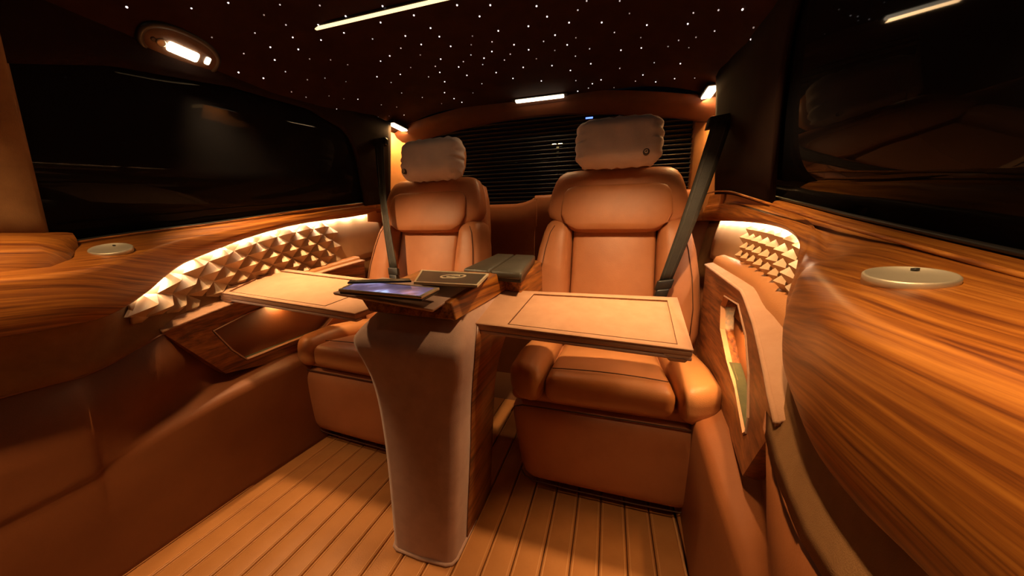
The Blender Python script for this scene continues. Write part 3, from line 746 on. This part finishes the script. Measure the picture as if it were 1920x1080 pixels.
# pedestal
root = empty('console_pedestal', (-.46, .80, 0), 'tall mauve suede pedestal carrying the trays and the wooden console', 'pedestal')
PED = [  # z, xl, xr, y front, y back
    (0.0, -.553, -.360, .650, .93), (.02, -.553, -.360, .650, .93), (.15, -.555, -.352, .650, .925), (.30, -.562, -.343, .652, .92), (.42, -.573, -.338, .652, .93),
    (.50, -.586, -.330, .648, .96), (.55, -.602, -.322, .642, 1.00), (.59, -.620, -.317, .637, 1.06), (.615, -.628, -.316, .640, 1.12), (.635, -.622, -.320, .654, 1.16), (.662, -.606, -.330, .684, 1.18), (.690, -.585, -.345, .715, 1.18)]
P2 = crN(PED, 4)
def ped_ring(r, k):
    z, xl, xr, yf, ybk = r; rd = .022
    return [Vector((xl, ybk, z)), Vector((xl, yf + .08, z)), Vector((xl, yf + rd, z)), Vector((xl + rd * .3, yf + rd * .3, z)), Vector((xl + rd, yf, z)), Vector(((xl + xr) / 2, yf - .004, z)), Vector((xr - rd, yf, z)), Vector((xr - rd * .3, yf + rd * .3, z)), Vector((xr, yf + rd, z)), Vector((xr, yf + .08, z)), Vector((xr, ybk, z))]
rows = [ped_ring(r, 0) for r in P2]
sheet('suede_cover', rows, SUEDE, root, 0.0)
rows = [[Vector((r[2] + .0025, r[3] + .085, r[0])), Vector((r[2] + .0035, r[3] + .12, r[0])), Vector((r[2] + .0035, (r[3] + r[4]) / 2, r[0])), Vector((r[2] + .0025, r[4] - .004, r[0]))] for r in P2 if r[0] < .655]
sheet('side_veneer', rows, WOODD, root, 0.002)
rows = [[Vector((r[1] - .0025, r[3] + .085, r[0])), Vector((r[1] - .0035, r[3] + .12, r[0])), Vector((r[1] - .0035, (r[3] + r[4]) / 2, r[0])), Vector((r[1] - .0025, r[4] - .004, r[0]))] for r in P2 if r[0] < .655]
sheet('side_veneer', rows, WOODD, root, 0.002)
sheet('back_cover', [[Vector((r[1], r[4], r[0])), Vector((r[2], r[4], r[0]))] for r in P2], SUEDE, root, 0.0)
tube('hem', [(-.553, .80, .006), (-.553, .672, .006), (-.547, .656, .006), (-.533, .649, .006), (-.457, .645, .006), (-.38, .649, .006), (-.366, .656, .006), (-.360, .672, .006), (-.360, .80, .006)], .005, SUEDE, root)

# wooden console on the pedestal
root = empty('wooden_console', (-.47, .85, .69), 'amber wood console block with dark emblem panel, on top of the suede pedestal', 'console')
hexa('body', [(-.585, .668, .684), (-.338, .668, .680), (-.335, 1.00, .690), (-.60, 1.00, .690), (-.620, .672, .727), (-.352, .672, .722), (-.345, 1.00, .757), (-.64, 1.00, .757)], .005, WOOD, root)
hexa('rear_slope', [(-.60, .99, .69), (-.335, .99, .69), (-.30, 1.22, .70), (-.56, 1.22, .70), (-.64, .99, .757), (-.345, .99, .757), (-.30, 1.10, .735), (-.60, 1.10, .735)], .008, WOOD, root)
hexa('rear_wood', [(-.54, 1.09, .60), (-.27, 1.03, .60), (-.27, 1.45, .62), (-.54, 1.45, .62), (-.50, 1.07, .735), (-.275, 1.00, .735), (-.285, 1.45, .765), (-.52, 1.45, .765)], .008, WOOD, root)
# device tray flange
hexa('device_tray', [(-.665, .640, .728), (-.372, .622, .708), (-.372, .80, .728), (-.665, .83, .742), (-.668, .636, .736), (-.368, .616, .716), (-.368, .80, .7365), (-.668, .83, .751)], .004, SUEDE, root)
# dark inlay panel with ring emblem
iq = [onz(780, 530, .757), onz(893, 536, .757), onz(912, 516, .757), onz(793, 509, .757)]
iu = lambda a, b: (iq[0] * (1 - a) + iq[1] * a) * (1 - b) + (iq[3] * (1 - a) + iq[2] * a) * b
zl = Vector((0, 0, .003))
inl = prism('inlay_panel', [p + Vector((0, 0, -.003)) for p in iq], (0, 0, .0055), BLACKL, root)
fr = [iu(-.03, -.06), iu(1.03, -.06), iu(1.03, 1.06), iu(-.03, 1.06)]
prism('inlay_frame', [p + Vector((0, 0, -.002)) for p in fr], (0, 0, .006), GOLD, root, hole=[p + Vector((0, 0, -.002)) for p in iq])
ec = onz(850, 518, .760); rr = .036
def ann(r0, r1, a0, a1, n=28):
    P = []
    for i in range(n + 1):
        t = a0 + (a1 - a0) * i / n; P.append((ec + Vector((r1 * math.cos(t), r1 * math.sin(t) * 1.25, 0)), ec + Vector((r0 * math.cos(t), r0 * math.sin(t) * 1.25, 0))))
    return [list(p) for p in P]
sheet('emblem_ring', ann(rr * .82, rr, 0, 2 * math.pi), GOLD, inl, .0015)
for k in (0, 1):
    t0 = math.pi * k + .35
    rows = []
    for i in range(15):
        t = t0 + i / 14 * 2.1; wd = rr * .13 * math.sin(math.pi * min(1, .08 + i / 14 * .92)) + .001
        c_ = ec + Vector((math.cos(t) * rr * .42, math.sin(t) * rr * .42 * 1.25, 0)); d_ = Vector((math.cos(t), math.sin(t) * 1.25, 0))
        rows.append([c_ - d_ * wd, c_ + d_ * wd])
    sheet('emblem_swoosh', rows, GOLD, inl, .0015)

# tablet
def screenmat():
    m, nt, b = mat('lit_screen', (.02, .02, .03), .15)
    tc = N(nt, 'ShaderNodeTexCoord'); n1 = N(nt, 'ShaderNodeTexNoise', i_Scale=11.0, i_Detail=3.0)
    nt.links.new(tc.outputs['Object'], n1.inputs['Vector'])
    r = N(nt, 'ShaderNodeValToRGB'); e = r.color_ramp.elements
    e[0].position = .35; e[0].color = (.07, .045, .08, 1); e[1].position = .66; e[1].color = (.55, .66, 1, 1)
    k = e.new(.5); k.color = (.15, .10, .16, 1); k = e.new(.6); k.color = (.27, .2, .38, 1)
    nt.links.new(n1.outputs['Fac'], r.inputs['Fac']); nt.links.new(r.outputs['Color'], b.inputs['Emission Color']); b.inputs['Emission Strength'].default_value = .9
    return m
ZT = .757
tq = [onz(634, 542, .755), onz(790, 556, .750), onz(824, 539, .757), onz(672, 525.5, .764)]
root = empty('tablet', (tq[0] + tq[2]) / 2, 'tablet with glowing purple screen lying on the console tray', 'tablet')
tup = (tq[1] - tq[0]).cross(tq[3] - tq[0]).normalized(); tup = tup if tup.z > 0 else -tup
hexa('case', [p - tup * .013 for p in tq] + [p - tup * .005 for p in tq], .005, BLACK, root)
tu = lambda a, b: (tq[0] * (1 - a) + tq[1] * a) * (1 - b) + (tq[3] * (1 - a) + tq[2] * a) * b
fr = [tu(0, 0), tu(1, 0), tu(1, 1), tu(0, 1)]; inn = [tu(.03, .06), tu(.96, .06), tu(.96, .94), tu(.03, .94)]
bevel(prism('metal_rim', [p - tup * .006 for p in fr], tup * .006, METAL, root, hole=[p - tup * .006 for p in inn]), .001)
prism('screen', [p - tup * .003 for p in inn], tup * .002, screenmat(), root)
# dark phone case / cover lying along the tablet's far edge
cq = [onz(652, 529, .768), onz(771, 526, .770), onz(768, 521.5, .772), onz(656, 524.5, .770)]
root = empty('folded_cover', (cq[0] + cq[2]) / 2, 'black folded cover lying behind the tablet on the console', 'cover')
hexa('flap', [p - Vector((0, 0, .004)) for p in cq] + cq, .0015, BLACK, root)
tube('spine', [cq[0] - Vector((0, 0, .002)), cq[1] - Vector((0, 0, .002))], .0025, BLACK, root)

# black padded armrest lid
lq = [onz(868, 503, .765), onz(978, 511, .765), onz(1004, 478, .795), onz(932, 475, .795)]
root = empty('armrest_lid', (lq[0] + lq[2]) / 2 - Vector((0, 0, .03)), 'black padded leather armrest lid between the two seats', 'armrest')
lu = lambda a, b: (lq[0] * (1 - a) + lq[1] * a) * (1 - b) + (lq[3] * (1 - a) + lq[2] * a) * b
dz = Vector((0, 0, -.026))
for a0, a1 in ((0, .485), (.495, 1)):
    q = [lu(a0, 0), lu(a1, 0), lu(a1, 1), lu(a0, 1)]
    hexa('padded_half', [p + dz for p in q] + q, .010, BLACKL, root)
q = [lu(.01, .01), lu(.99, .01), lu(.99, .99), lu(.01, .99)]
hexa('lid_base', [p + dz * 1.35 for p in q] + [p + dz * .7 for p in q], .004, BLACK, root)

# ================================================================== SIDE POCKETS
def pocket(sd, label):
    hF = lambda y: interp([(.50, .700), (.56, .715), (.70, .745), (.90, .775), (1.4, .785)], y)[0]
    root = empty('side_pocket', wp(sd, .80, .9, .40), label, 'armrest', 'storage armrests along the side walls')
    if sd < 0:
        outer = [(.545, .612), (.78, .650), (1.00, .690), (1.20, .722), (1.38, .745), (1.38, .55), (1.38, .39), (1.10, .385), (.87, .39), (.70, .42), (.62, .52)]
        inner = [(.680, .575), (.80, .605), (.95, .632), (1.10, .650), (1.20, .66), (1.20, .60), (1.20, .52), (1.10, .452), (.95, .443), (.775, .437), (.73, .490)]
    else:
        outer = [(.49, .625), (.60, .665), (.72, .705), (.90, .74), (1.38, .765), (1.38, .55), (1.38, .39), (1.10, .385), (.87, .39), (.66, .42), (.57, .53)]
        inner = [(.672, .535), (.72, .605), (.80, .662), (.93, .708), (1.07, .705), (1.095, .67), (1.075, .60), (.97, .535), (.86, .508), (.70, .482), (.675, .50)]
    P3 = lambda pts, o=0: [wp(sd, hF(y) + o, y, z) for y, z in pts]
    n = len(outer); V = P3(outer) + P3(inner) + P3(inner, .085); 
    Fc = []
    for i in range(n):
        j = (i + 1) % n; Fc += [(i, j, n + j, n + i), (n + i, n + j, 2 * n + j, 2 * n + i)]
    Fc.append(tuple(range(2 * n, 3 * n)))
    f_ = mesh('pocket_face', V, Fc, WOODD, root, False); bevel(f_, .006, 3)
    f2 = mesh('rim', P3([(y, z) for y, z in inner], -.001) + P3([(y + (.88 - y) * .02, z + (.56 - z) * .02) for y, z in inner], .012), [(i, (i + 1) % n, n + (i + 1) % n, n + i) for i in range(n)], TANSUEDE, root, False)
    s_ = f2.modifiers.new('t', 'SOLIDIFY'); s_.thickness = .004
    # top face: suede deck with padded rest
    tp = outer[:5]; rows = []
    for y in np.linspace(outer[0][0], 1.38, 16):
        z = interp(tp, y)[0]; hb = max(quilt_bot(y, sd)[0], hF(y) + .02); zb = quilt_bot(y, sd)[1] if y > .6 + .05 * (sd > 0) else z + .02
        rows.append([wp(sd, hF(y) + (hb + .012 - hF(y)) * t - .002 * (t == 0), y, z + (zb - z) * t + (.004 if 0 < t < 1 else 0)) for t in (0, .06, .3, .6, 1)])
    sheet('deck', rows, TANSUEDE, root, 0.006)
    tube('deck_edge', [wp(sd, hF(y) - .001, y, interp(tp, y)[0] + .002) for y in np.linspace(outer[0][0], 1.38, 20)], .0045, TANSUEDE, root)
    rows = []
    LF = 0 if sd < 0 else .006; ys_, yw_ = (.72, .25) if sd < 0 else (.625, .16)
    for y in np.linspace(ys_, 1.38, 22):
        z = interp(tp, y)[0]; zb = quilt_bot(y, sd)[1]; hb = quilt_bot(y, sd)[0]; k = math.sqrt(max(0, min(1, (y - ys_) / yw_)))
        h0 = hb - (hb - hF(y) - .018) * k * .9; h1 = hb + .008
        g = lambda h: z + (zb - z) * (h - hF(y)) / max(.01, hb - hF(y))
        rows.append([wp(sd, h, y, g(h) + dzz) for h, dzz in ((h0, .004), (h0 + .002, .014), (h0 + (h1 - h0) * .2, .020 + LF), (h0 + (h1 - h0) * .6, .021 + LF), (h1, .020 + LF))])
    sheet('padded_rest', rows, LEATHER2, root, 0.0)
    # underside and lower lip
    rows = []
    for (y, z) in outer[6:] + [outer[0]]:
        rows.append([wp(sd, hF(y), y, z), wp(sd, hF(y) + .02, y, z - .004), wp(sd, .86, y, z + .02)])
    sheet('underside', rows, WOODD, root, 0.0)
    # mat on the pocket floor
    rows = [[wp(sd, hF(y) + a, y, interp([(.775, .441), (.95, .447), (1.10, .456)] if sd < 0 else [(.70, .487), (.86, .513), (.97, .540)], y)[0]) for a in (.004, .082)] for y in np.linspace(.78 if sd < 0 else .705, 1.09 if sd < 0 else .965, 8)]
    sheet('pocket_mat', rows, OLIVE, root, 0.004, off=-1)
    c0 = wp(sd, hF(.9) + .03, .92, .618 if sd < 0 else .698)
    rbox('pocket_lamp', c0 - Vector((.006, .04, .003)), c0 + Vector((.006, .04, .003)), .002, emit('pocket_glow_%s' % SIDE[sd], (1, .62, .25), 6.0), root)
    areay('pocket_light', c0 - Vector((0, 0, .006)), (0, -.15, -1), (0, 1, 0), P_BOX * (.22 if sd < 0 else 1), AMBER, .08, .012, root)
    return root
pocket(-1, 'wood-faced storage armrest with open pocket below the far end of the tray, left wall')
pocket(1, 'storage armrest with lit open pocket between the nearer seat and the big wooden ledge')

# ================================================================== SEAT BELTS
def belt(anchor, tongue, wdir, w0, w1, label, sag):
    a, t = Vector(anchor), Vector(tongue); root = empty('seat_belt', a, label, 'seat belt', 'seat belts over the seats')
    d = (t - a); wd = Vector(wdir).normalized(); rows = []
    for i in range(17):
        s = i / 16; p = a + d * s + Vector(sag) * math.sin(math.pi * s); w = w0 + (w1 - w0) * s
        tw = Matrix.Rotation(.25 * math.sin(s * 3.0), 3, d.normalized()); ww = tw @ wd
        rows.append([p - ww * w / 2, p - ww * w / 4 + Vector((0, -.001, 0)), p + Vector((0, -.0015, 0)), p + ww * w / 4 + Vector((0, -.001, 0)), p + ww * w / 2])
    sheet('strap', rows, STRAP, root, 0.0016)
    for k in (.25, .75):
        tube('woven_stripe', [r[0] * (1 - k) + r[-1] * k + Vector((0, -.0022, 0)) for r in rows], .0011, mat('stripe', (.07, .066, .055), .6)[0] if 'stripe' not in bpy.data.materials else bpy.data.materials['stripe'], root, 5)
    dn = d.normalized(); nn = dn.cross(wd).normalized()
    def blk(c, a_, b_, c_, m, name, r=.004, lab=None):
        v, f = rbox_pts(a_, b_, c_, r, 2, 3); return mesh(name, [c + wd * q.x + nn * q.y + dn * q.z for q in v], f, m, root, label=lab)
    tg = blk(t + dn * .012, .030, .010, .020, BLACK, 'tongue', .006)
    blk(t + dn * .036, .020, .004, .012, METAL, 'latch_plate', .002)
    blk(t + dn * .055, .024, .014, .026, BLACK, 'buckle', .007)
    blk(a - dn * .005 + Vector((0, .01, 0)), w0 * .72, .012, .022, BLACK, 'anchor', .006)
    return root
aR = ony(1354, 228, 1.36); tR = ony(1247, 528, 1.335)
belt(aR, tR, (1, .1, .15), .066, .046, 'dark seat belt slanting down across the nearer seat from the lit pillar', (0, -.03, 0))
aL = ony(711, 268, 1.52); tL = ony(738, 505, 1.36)
belt(aL, tL, (1, -.1, .0), .062, .052, 'dark seat belt hanging by the seat half hidden behind the tablet', (0, -.02, 0))

# lights of the street outside, seen through the rear glass
p = ony(1045, 272, 5.0)
root = empty('street_light', p, 'tiny yellow light outside, seen through the rear window', 'light')
for dx in (-.045, .045): rbox('bulb', p + Vector((dx - .035, -.02, -.02)), p + Vector((dx + .035, .02, .02)), .015, emit('yellow_bulb', (1, .72, .25), 40.0) if dx < 0 else bpy.data.materials['yellow_bulb'], root)
rbox('post', (p.x - .02, p.y + .03, -.2), (p.x + .02, p.y + .07, p.z), .01, BLACK, root)
p = ony(1105, 218, 4.0)
root = empty('beacon', p, 'tiny blue light outside above the nearer pillow', 'light')
rings('bulb', [(p + Vector((0, 0, z)), Vector((r, 0, 0)), Vector((0, r, 0))) for z, r in ((-.06, .03), (-.04, .04), (.02, .04), (.06, .02))], emit('blue_bulb', (.08, .15, 1), 12.0), root, 2, 16)
rbox('post', (p.x - .02, p.y - .02, -.2), (p.x + .02, p.y + .02, p.z - .05), .01, BLACK, root)
